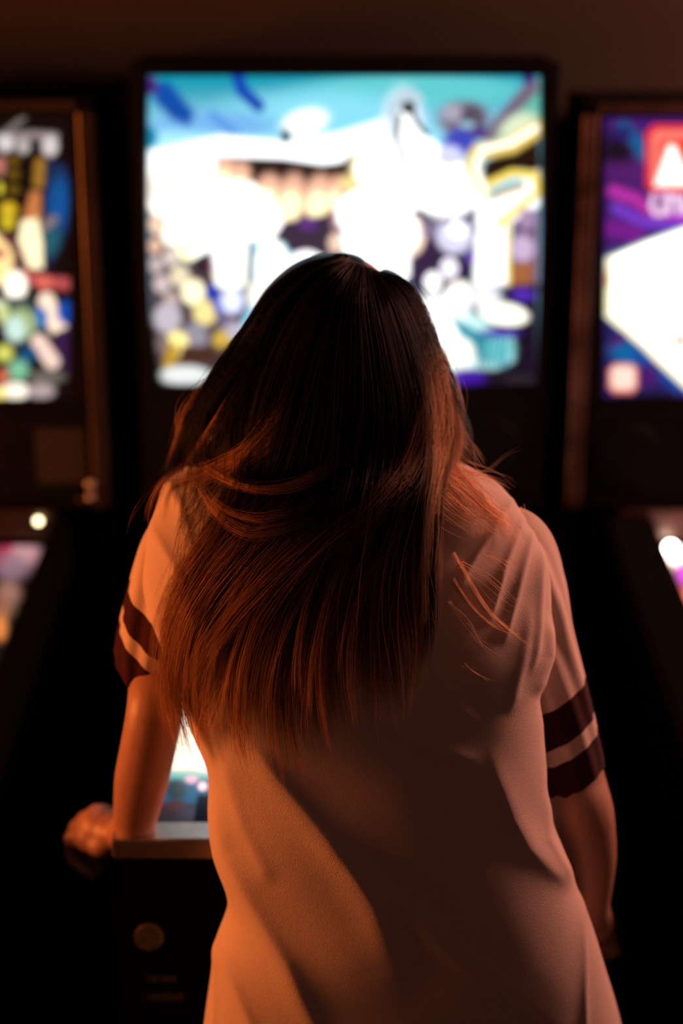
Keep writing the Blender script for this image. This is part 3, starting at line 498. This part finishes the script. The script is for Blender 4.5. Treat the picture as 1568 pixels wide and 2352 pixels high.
# left arm
le = P(354, 1640, 1.885); lw = P(306, 1893, 1.955)
limb(bm, [P(440, 1215, 1.935), P(402, 1350, 1.948), P(372, 1450, 1.955), P(360, 1545, 1.945), le, P(325, 1790, 1.905), lw, P(285, 1915, 1.985)], [.040, .038, .036, .034, .0345, .034, .0265, .024])
K = [P(222, 1868, 2.045), P(196, 1884, 2.04), P(178, 1903, 2.032), P(168, 1926, 2.02)]   # knuckle row along the outer side
hand([(P(262, 1905, 2.005), (.030, .034, .024)), (P(232, 1895, 2.02), (.030, .036, .026)), (P(208, 1915, 2.02), (.022, .034, .024)), (P(240, 1935, 2.0), (.026, .03, .018))], K,
     [([P(228, 1890, 2.02), k, P(pa[0], pa[1], pa[2]), P(pb[0], pb[1], pb[2])], r) for k, pa, pb, r in (
         (K[0], (205, 1905, 2.085), (250, 1968, 2.085), .0095), (K[1], (180, 1920, 2.070), (240, 1990, 2.065), .0098),
         (K[2], (164, 1944, 2.050), (228, 2004, 2.045), .0095), (K[3], (160, 1970, 2.025), (212, 2012, 2.020), .0082))],
     [([P(265, 1915, 1.98), P(300, 1925, 1.975), P(330, 1918, 1.965), P(347, 1905, 1.958)], .0115)])
# right arm
re_ = P(1336, 1870, 1.89); rw = P(1352, 2075, 1.925)
limb(bm, [P(1120, 1250, 1.94), P(1194, 1370, 1.935), P(1272, 1620, 1.92), P(1316, 1785, 1.908), re_, P(1350, 1970, 1.905), rw, P(1366, 2115, 1.95)], [.042, .042, .040, .0385, .040, .036, .027, .024])
hand([(P(1368, 2120, 1.955), (.024, .034, .028)), (P(1376, 2150, 1.97), (.022, .034, .034))], None,
     [([P(1372, 2140, 1.97), P(1388, ya, 1.99), P(1402, ya+8, 2.02), P(1393, ya+16, 2.05)], r) for ya, r in ((2118, .0092), (2142, .0096), (2168, .0095), (2190, .0082))]
     + [([P(1376, 2185, 1.95), P(1400, 2184, 1.95), P(1412, 2186, 1.965)], .0105)], [([P(1372, 2140, 1.945), P(1384, 2118, 1.942), P(1388, 2098, 1.945)], .0105)])
# hips and legs
for s in (-1, 1):
    limb(bm, [(s*.065, 1.82, .78), (s*.085, 1.81, .62), (s*.10, 1.77, .44), (s*.115, 1.71, .24), (s*.12, 1.69, .07)], [.068, .064, .052, .043, .036])
    limb(bm, [(s*.12, 1.68, .055), (s*.13, 1.76, .045), (s*.135, 1.84, .035)], [.036, .036, .028])
me = bpy.data.meshes.new('t'); bm.to_mesh(me); bm.free()
tmp = bpy.data.objects.new('t', me); C.objects.link(tmp)
md = tmp.modifiers.new('r', 'REMESH'); md.mode = 'VOXEL'; md.voxel_size = .0038; md.use_smooth_shade = True
md = tmp.modifiers.new('s', 'SMOOTH'); md.factor = .5; md.iterations = 5
bpy.context.view_layer.update(); dg = bpy.context.evaluated_depsgraph_get()
mb = bpy.data.meshes.new_from_object(tmp.evaluated_get(dg)); mb.name = 'body'
bpy.data.objects.remove(tmp); mb.transform(Matrix.Translation((0, -1.80, 0))); mb.materials.clear()
body = link('body', mb, M['skin'], woman)
# nails on the visible thumb and fingertips
for k, (px, py, Y) in enumerate([(349, 1902, 1.949), (1388, 2094, 1.936)]):
    bm = bmesh.new(); ball(bm, P(px, py, Y)-Vector((0, 1.80, 0)), 1, 12, .0055, .003, .006); bm_obj('fingernail', bm, M['skin'], body, True)
# jeans and shoes below the frame
bm = bmesh.new()
for s in (-1, 1): limb(bm, [(s*.065, 1.82, .82), (s*.085, 1.81, .62), (s*.10, 1.77, .44), (s*.115, 1.71, .24), (s*.12, 1.69, .095)], [.076, .074, .064, .055, .05], 32)
ball(bm, (0, 1.82, .84), 1, 32, .135, .088, .10)
for v in bm.verts: v.co.y -= 1.80
bm_obj('jeans', bm, M['denim'], woman, True)
for s in (-1, 1):
    bm = bmesh.new(); ball(bm, (s*.132, -.03, .05), 1, 28, .047, .125, .042); ball(bm, (s*.122, -.11, .075), 1, 20, .045, .05, .05); sh = bm_obj('shoe', bm, M['shoe'], woman, True)
    bm = bmesh.new(); cyl(bm, (0, 0, 0), 1, 1, .024, 'Z', 40)
    for v in bm.verts: v.co = Vector((s*.132+v.co.x*.048, -.035+v.co.y*.135, v.co.z+.012))
    bm_obj('sole', bm, M['sole'], sh)

# ---------------------------------------------------------------- hair
HS = np.array([(586, 765, 800, 2.05, .012), (592, 722, 822, 2.05, .04), (602, 692, 842, 2.05, .06), (616, 664, 868, 2.05, .075), (634, 640, 915, 2.05, .086), (660, 614, 944, 2.048, .096), (700, 586, 968, 2.045, .106),
 (760, 552, 992, 2.04, .114), (830, 500, 1012, 2.03, .118), (900, 458, 1030, 2.02, .118), (960, 432, 1044, 2.01, .114), (1020, 425, 1046, 2.00, .108), (1070, 430, 1030, 1.985, .100), (1120, 450, 1000, 1.97, .09), (1160, 480, 960, 1.96, .07)])
rows = np.linspace(586, 1160, 160); L_, R_, Yc, H = [crv(HS[:, 0], HS[:, k], rows) for k in (1, 2, 3, 4)]
a = Pn(L_, rows, Yc); b = Pn(R_, rows, Yc); th = np.linspace(0, 2*math.pi, 200, endpoint=False)
Vh = np.zeros((160, 200, 3)); Vh[..., 0] = ((a+b)[:, 0]/2)[:, None]+((b-a)[:, 0]/2)[:, None]*np.cos(th)
fr_ = np.where(np.sin(th)[None] > 0, ease((rows[:, None]-700)/180)*.75, 0)   # front swept back so that the face is free
Vh[..., 1] = Yc[:, None]+H[:, None]*np.sin(th)*(1-fr_); Vh[..., 2] = a[:, 2][:, None]
Vh[..., 2] -= .011*np.exp(-((Vh[..., 0]-P(862, 640, 2.05).x)/.009)**2)*ease((720-rows)/120)[:, None]
# surface the hair rests on
bmv = [tuple(v) for v in Vh.reshape(-1, 3)]+[tuple(v) for v in Vt.reshape(-1, 3)]
def quads(r, c, o): return [(o+i*c+j, o+i*c+(j+1) % c, o+(i+1)*c+(j+1) % c, o+(i+1)*c+j) for i in range(r-1) for j in range(c)]
bvh = BVHTree.FromPolygons(bmv, quads(160, 200, 0)+quads(620, 520, 160*200))
gx = np.arange(200, 1400, 12); gy = np.arange(560, 1900, 12); D = np.full((len(gy), len(gx)), np.nan)
for i, yy in enumerate(gy):
    for j, xx in enumerate(gx):
        d = P(xx, yy, 1)-cam.location; h = bvh.ray_cast(cam.location, d.normalized())
        if h[0] is not None: D[i, j] = h[0].y
for _ in range(60):                                     # extend sideways past the silhouette
    if not np.isnan(D).any(): break
    pad = np.pad(D, 1, constant_values=np.nan); st = np.stack([pad[:-2, 1:-1], pad[2:, 1:-1], pad[1:-1, :-2], pad[1:-1, 2:]])
    ok = ~np.isnan(st); m = np.where(ok, st, 0).sum(0)/np.maximum(ok.sum(0), 1); D = np.where(np.isnan(D) & ok.any(0), m, D)
S = D.copy()
for _ in range(10):
    pad = np.pad(S, 1, mode='edge'); S = np.minimum((pad[:-2, 1:-1]+pad[2:, 1:-1]+pad[1:-1, :-2]+pad[1:-1, 2:]+S)/5, D)
def surfY(px, py):
    x = np.clip((px-gx[0])/12, 0, len(gx)-1.001); y = np.clip((py-gy[0])/12, 0, len(gy)-1.001); i, j = y.astype(int), x.astype(int); u, v = x-j, y-i
    return (S[i, j]*(1-u)+S[i, j+1]*u)*(1-v)+(S[i+1, j]*(1-u)+S[i+1, j+1]*u)*v
KP = 26; tK = np.linspace(0, 1, KP)
def resample(pts, n=200):
    pts = np.array(pts, float); k = np.arange(len(pts)); tt = np.linspace(0, len(pts)-1, 400); q = np.stack([crv(k, pts[:, 0], tt), crv(k, pts[:, 1], tt)], -1)
    s = np.concatenate([[0], np.cumsum(np.hypot(*np.diff(q, axis=0).T))]); s /= s[-1]; u = np.linspace(0, 1, n); return np.stack([np.interp(u, s, q[:, 0]), np.interp(u, s, q[:, 1])], -1)
GD = [  # guide locks, left to right, root to tip (image positions on the head and back)
 [(780, 590), (700, 612), (625, 665), (560, 755), (490, 860), (440, 950), (405, 1040), (362, 1120), (338, 1200)],
 [(790, 592), (715, 625), (640, 700), (575, 800), (510, 890), (455, 960), (440, 1020), (465, 1070), (505, 1100), (530, 1115), (545, 1120)],
 [(800, 596), (730, 640), (665, 730), (610, 850), (575, 970), (545, 1090), (490, 1210), (415, 1340), (378, 1470), (380, 1600), (402, 1710)],
 [(806, 600), (745, 655), (690, 760), (645, 880), (600, 1020), (550, 1160), (480, 1290), (420, 1420), (400, 1540), (415, 1650), (432, 1745)],
 [(812, 603), (765, 670), (725, 780), (690, 900), (655, 1050), (600, 1200), (520, 1330), (462, 1460), (445, 1580), (455, 1680), (480, 1745)],
 [(820, 606), (785, 680), (765, 800), (745, 930), (715, 1080), (660, 1230), (590, 1370), (545, 1500), (530, 1610), (535, 1700), (548, 1780)],
 [(828, 610), (810, 690), (805, 820), (800, 950), (775, 1100), (735, 1240), (675, 1380), (640, 1510), (630, 1620), (640, 1710), (655, 1790)],
 [(836, 614), (835, 700), (850, 830), (860, 960), (840, 1100), (805, 1230), (750, 1370), (722, 1500), (720, 1610), (730, 1700), (748, 1770)],
 [(846, 618), (865, 700), (895, 830), (915, 960), (900, 1090), (870, 1200), (825, 1340), (795, 1460), (795, 1560), (812, 1630), (822, 1690)],
 [(856, 622), (895, 700), (930, 820), (958, 940), (955, 1060), (930, 1170), (900, 1300), (900, 1420), (915, 1520), (922, 1600), (921, 1668)],
 [(864, 626), (915, 690), (955, 790), (985, 900), (998, 1010), (990, 1110), (972, 1220), (975, 1340), (985, 1440), (978, 1510), (962, 1580)],
 [(872, 628), (925, 668), (968, 750), (1000, 840), (1020, 930), (1028, 1000), (1018, 1060), (1006, 1100), (1000, 1150), (996, 1200), (992, 1260)],
 [(880, 629), (940, 655), (985, 740), (1015, 830), (1040, 920), (1056, 985), (1056, 1030), (1044, 1072), (1034, 1090), (1020, 1105), (1010, 1120)]]
G = np.stack([resample(g_) for g_ in GD])
strands = []   # (px, py, lift) polylines as arrays
def emit(path, lift, rad, tone): strands.append((path, lift, rad, tone))
def along(s, L0, L1):
    s = np.clip(s+np.zeros(KP), 0, len(G)-1.001); i = s.astype(int); f = (s-i)[:, None]; f = np.where((i == 1)[:, None], (f > .42)*1.0, np.where((i == 0)[:, None], (f > .35)*1.0, f)) if len(set(i)) < 9 else f; u = np.linspace(L0, L1, KP)*199; k = np.clip(u.astype(int), 0, 198); r = (u-k)[:, None]
    return (G[i, k]*(1-r)+G[i, k+1]*r)*(1-f)+(G[i+1, k]*(1-r)+G[i+1, k+1]*r)*f
def clump(s, n, L, w0, liftc, tone, wv=10, L0=0., tight=.85, drift=.28):
    ph = rng.uniform(0, 6.28); dr = drift*np.sin(tK*rng.uniform(1.5, 4)+rng.uniform(0, 6.28))*ease(tK*1.3-.15); am = rng.normal(0, wv); am2 = rng.normal(0, wv*.4)
    for _ in range(n):
        ds = rng.normal(0, w0); l = L*(1-abs(rng.normal(0, .05))); spread = 1-tight*ease((tK-.25)/.75)
        p0 = along(s+dr, L0, l); p1 = along(s+dr+ds, L0, l)
        p = p0+(p1-p0)*spread[:, None]
        p[:, 0] += am*np.sin(tK*4.5+ph)*ease(tK*1.5-.3)+am2*np.sin(tK*9+ph)*ease(tK*1.5-.4)+rng.normal(0, 2.4)*(.3+tK)+rng.normal(0, 2.2)*np.sin(tK*7+rng.uniform(0, 6))*tK
        p[:, 1] += rng.normal(0, 2)
        emit(p, liftc+abs(rng.normal(0, .0035))+.003*spread, 1, tone*rng.uniform(.8, 1.2))
for k in range(430):        # mass of locks
    s = rng.uniform(.75, 12) if k > 8 else rng.uniform(0, .3); L = rng.uniform(.62, .98) if s > 1 else rng.uniform(.85, 1); clump(s, 34, L, .34, rng.uniform(0, .016), rng.uniform(.3, 1.15), 12, tight=rng.uniform(.2, .8))
for k in range(110):        # pointed outer locks
    s = rng.uniform(1.6, 10.2)**1.0; clump(s, 26 if k < 75 else 8, rng.uniform(.88, 1.03) if rng.random() < .6 else rng.uniform(.7, .95), .10, rng.uniform(.008, .022), rng.uniform(.9, 1.5), 12, tight=.9)
for k in range(60):         # right side curtain
    clump(rng.uniform(10.6, 12), 22, rng.uniform(.8, 1.0), .2, rng.uniform(0, .01), rng.uniform(.8, 1.4), 4, tight=.5)
for k in range(260):        # loose single hairs
    clump(rng.uniform(0, 12), 1, rng.uniform(.6, 1.04), .3, rng.uniform(.01, .03), 1.1, 22)
def wisp(pts, n, w, tone=1.2, lift=.02, tight=.5, jit=5):
    g_ = resample(pts, KP); d = np.gradient(g_, axis=0); d /= np.linalg.norm(d, axis=1, keepdims=True); nn = np.stack([-d[:, 1], d[:, 0]], -1)
    for _ in range(n):
        o = rng.normal(0, w); m = rng.uniform(.75, 1.0); q = g_+nn*(o*(1-tight*tK))[:, None]+nn*(rng.normal(0, jit)*np.sin(tK*rng.uniform(2, 6)))[:, None]
        q = np.stack([np.interp(tK*m, tK, q[:, 0]), np.interp(tK*m, tK, q[:, 1])], -1); emit(q, lift+rng.uniform(0, .006)+0*tK, 2, tone*rng.uniform(.8, 1.2))
wisp([(700, 900), (650, 970), (570, 1040), (460, 1092), (372, 1108)], 130, 16, 1.5, .022, .5)
wisp([(680, 900), (600, 1000), (520, 1090), (490, 1120)], 60, 10, 1.3, .024)
wisp([(800, 1060), (710, 1103), (640, 1124), (569, 1121), (498, 1093), (455, 1060)], 70, 6, 1.4, .026, .3)
wisp([(720, 1190), (640, 1216), (569, 1222), (505, 1184), (465, 1128), (455, 1105)], 70, 7, 1.5, .026, .3)
wisp([(700, 1170), (640, 1186), (583, 1190), (520, 1172), (470, 1130)], 40, 6, 1.4, .028, .3)
wisp([(600, 840), (540, 900), (480, 990), (430, 1060), (370, 1110), (345, 1160), (337, 1210)], 45, 6, 1.4, .012, .6)
wisp([(480, 880), (425, 930), (412, 1000), (440, 1060)], 14, 8, 1, .01); wisp([(520, 830), (430, 940), (405, 1010), (375, 1095)], 30, 7, 1.3, .008)
wisp([(1010, 1000), (1040, 1060), (1090, 1085), (1130, 1100), (1178, 1128)], 26, 7, 1.3, .012, .2, 8); wisp([(1020, 1060), (1100, 1078), (1160, 1040), (1210, 1020)], 3, 4, .8, .012, 0)
wisp([(1040, 960), (1060, 1010), (1085, 1040), (1110, 1075)], 16, 8, 1.1, .004, .0, 8)
wisp([(1000, 1060), (1060, 1110), (1120, 1170), (1170, 1210), (1205, 1262)], 90, 22, 1.5, .010, .55, 8)
wisp([(1000, 1090), (1060, 1150), (1110, 1190), (1150, 1230)], 70, 26, 1.3, .010, .2, 10)
wisp([(1040, 1270), (1110, 1390), (1160, 1440), (1235, 1500)], 7, 4, 1.6, .006, .2, 6); wisp([(1040, 1330), (1100, 1410), (1150, 1445), (1208, 1452)], 6, 4, 1.6, .006, .2, 6)
wisp([(1030, 1380), (1080, 1440), (1110, 1480), (1165, 1516)], 5, 4, 1.5, .006, .2, 6); wisp([(1060, 1290), (1120, 1330), (1180, 1380), (1240, 1400)], 5, 9, 1.5, .006, .2, 8)
wisp([(1060, 1530), (1090, 1555), (1140, 1575)], 3, 8, 1.3, .006, .2, 5); wisp([(1110, 1270), (1160, 1300), (1190, 1350)], 7, 10, 1.4, .006, .2, 8)
wisp([(930, 650), (975, 720), (1000, 800), (1030, 900), (1050, 980)], 60, 9, 1, .004, -.2); wisp([(1200, 1160), (1240, 1215), (1250, 1250)], 2, 3, 1, .01, 0)
wisp([(380, 1500), (366, 1560), (385, 1640), (392, 1700)], 8, 10, 1, .012, 0, 6); wisp([(340, 1130), (300, 1190), (290, 1230)], 2, 5, .7, .01, 0)
wisp([(985, 900), (960, 1010), (910, 1110), (830, 1200), (760, 1280)], 70, 22, .55, .024, .3); wisp([(1000, 820), (975, 960), (940, 1060), (880, 1140), (800, 1230)], 40, 14, .65, .026, .3)
wisp([(960, 1120), (840, 1190), (700, 1300), (600, 1420), (560, 1520)], 50, 26, .5, .026, .5, 10); wisp([(840, 1120), (720, 1210), (590, 1330), (480, 1470), (420, 1600)], 90, 34, .9, .024, .5, 10)
wisp([(760, 1080), (640, 1180), (520, 1290), (430, 1420), (395, 1560), (405, 1680)], 110, 30, 1.0, .024, .4, 10); wisp([(600, 1130), (500, 1210), (410, 1330), (365, 1450)], 40, 22, 1.1, .02, .4, 8)
wisp([(420, 1500), (405, 1600), (425, 1700), (440, 1755)], 60, 22, 1.3, .012, .4, 8); wisp([(500, 1560), (470, 1660), (462, 1735)], 40, 12, 1.3, .012, .5, 6)
wisp([(560, 1500), (545, 1600), (555, 1700), (580, 1800)], 50, 24, 1.1, .012, .5, 8); wisp([(690, 1500), (660, 1600), (665, 1700), (690, 1780)], 40, 24, 1.0, .012, .5, 8)
wisp([(1000, 1180), (985, 1300), (988, 1420), (975, 1540)], 80, 8, .35, .012, .3, 4)
pa = np.stack([s[0] for s in strands]); li = np.stack([s[1]+0*tK for s in strands]); tone = np.array([s[3] for s in strands])
Y = surfY(pa[..., 0], pa[..., 1])
for _ in range(3): Y = np.minimum(Y, (np.roll(Y, 1, 1)+Y+np.roll(Y, -1, 1))/3*1.0+0) if False else Y
Pos = Pn(pa[..., 0], pa[..., 1], Y-li)
N = len(Pos); tan = np.gradient(Pos, axis=1); tan /= np.linalg.norm(tan, axis=2, keepdims=True)+1e-9
u = np.cross(tan, [.1, -1, .35]); u /= np.linalg.norm(u, axis=2, keepdims=True)+1e-9; v = np.cross(tan, u)
rad = rng.uniform(.00016, .00031, (N, 1))*(1-.75*ease((tK-.55)/.45))[None]
V = np.stack([Pos+(u*math.cos(t)+v*math.sin(t))*rad[..., None] for t in (-math.pi/2, math.pi/6, math.pi*5/6)], 2)  # N,KP,3sides,3
idx = np.arange(N*KP*3).reshape(N, KP, 3); q = np.stack([idx[:, :-1], np.roll(idx, -1, 2)[:, :-1], np.roll(idx, -1, 2)[:, 1:], idx[:, 1:]], -1).reshape(-1, 4)
shV = Vh.reshape(-1, 3); off0 = N*KP*3
i, j = np.meshgrid(np.arange(159), np.arange(200), indexing='ij'); q2 = np.stack([i*200+j, i*200+(j+1) % 200, (i+1)*200+(j+1) % 200, (i+1)*200+j], -1).reshape(-1, 4)+off0
AV = np.concatenate([V.reshape(-1, 3), shV]); AV[:, 1] -= 1.80; Q = np.concatenate([q, q2])
me = bpy.data.meshes.new('hair'); me.vertices.add(len(AV)); me.vertices.foreach_set('co', AV.reshape(-1).astype(np.float32))
me.loops.add(Q.size); me.loops.foreach_set('vertex_index', Q.reshape(-1).astype(np.int32)); me.polygons.add(len(Q))
me.polygons.foreach_set('loop_start', np.arange(0, Q.size, 4, dtype=np.int32)); me.polygons.foreach_set('loop_total', np.full(len(Q), 4, np.int32)); me.update()
root = np.array((.005, .0025, .0018)); tip = np.array((.35, .175, .085)); lit_right = np.array((.78, .50, .30))
k = ease((pa[..., 1]-1000-110*ease((pa[..., 0]-520)/120))/560); col = (root*(1-k[..., None])+tip*k[..., None])*tone[:, None, None]  # copper starts lower over the mid-back, shade there painted into the hair
side_lit_k = ease((pa[..., 0]-960)/60)*ease((pa[..., 1]-750)/150); col = np.maximum(col, (root*(1-side_lit_k[..., None])+lit_right*side_lit_k[..., None])*tone[:, None, None])  # strands right of the head painted brighter, as if lit from the right
fl = np.array([s[2] for s in strands])[:, None]; wk = np.where(fl == 2, ease(tK*1.6-.1)[None], 0)[..., None]; col = np.maximum(col, (root*(1-wk)+(tip*1.25*(1-ease((pa[..., 0]-1000)/60))[..., None]+lit_right*ease((pa[..., 0]-1000)/60)[..., None])*wk)*tone[:, None, None]*(wk > 0))  # wisps over the right shoulder carry a painted sheen in their colour
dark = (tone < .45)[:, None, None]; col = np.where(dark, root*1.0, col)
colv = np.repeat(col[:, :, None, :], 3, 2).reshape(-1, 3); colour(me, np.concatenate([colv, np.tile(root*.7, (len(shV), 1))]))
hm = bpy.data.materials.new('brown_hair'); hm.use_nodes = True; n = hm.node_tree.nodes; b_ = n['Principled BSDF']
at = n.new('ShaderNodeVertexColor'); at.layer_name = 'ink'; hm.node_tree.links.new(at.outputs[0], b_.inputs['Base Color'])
b_.inputs['Roughness'].default_value = .42; b_.inputs['Specular IOR Level'].default_value = .25
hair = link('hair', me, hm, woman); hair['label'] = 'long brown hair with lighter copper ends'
print('strands', N, 'hair verts', len(AV))
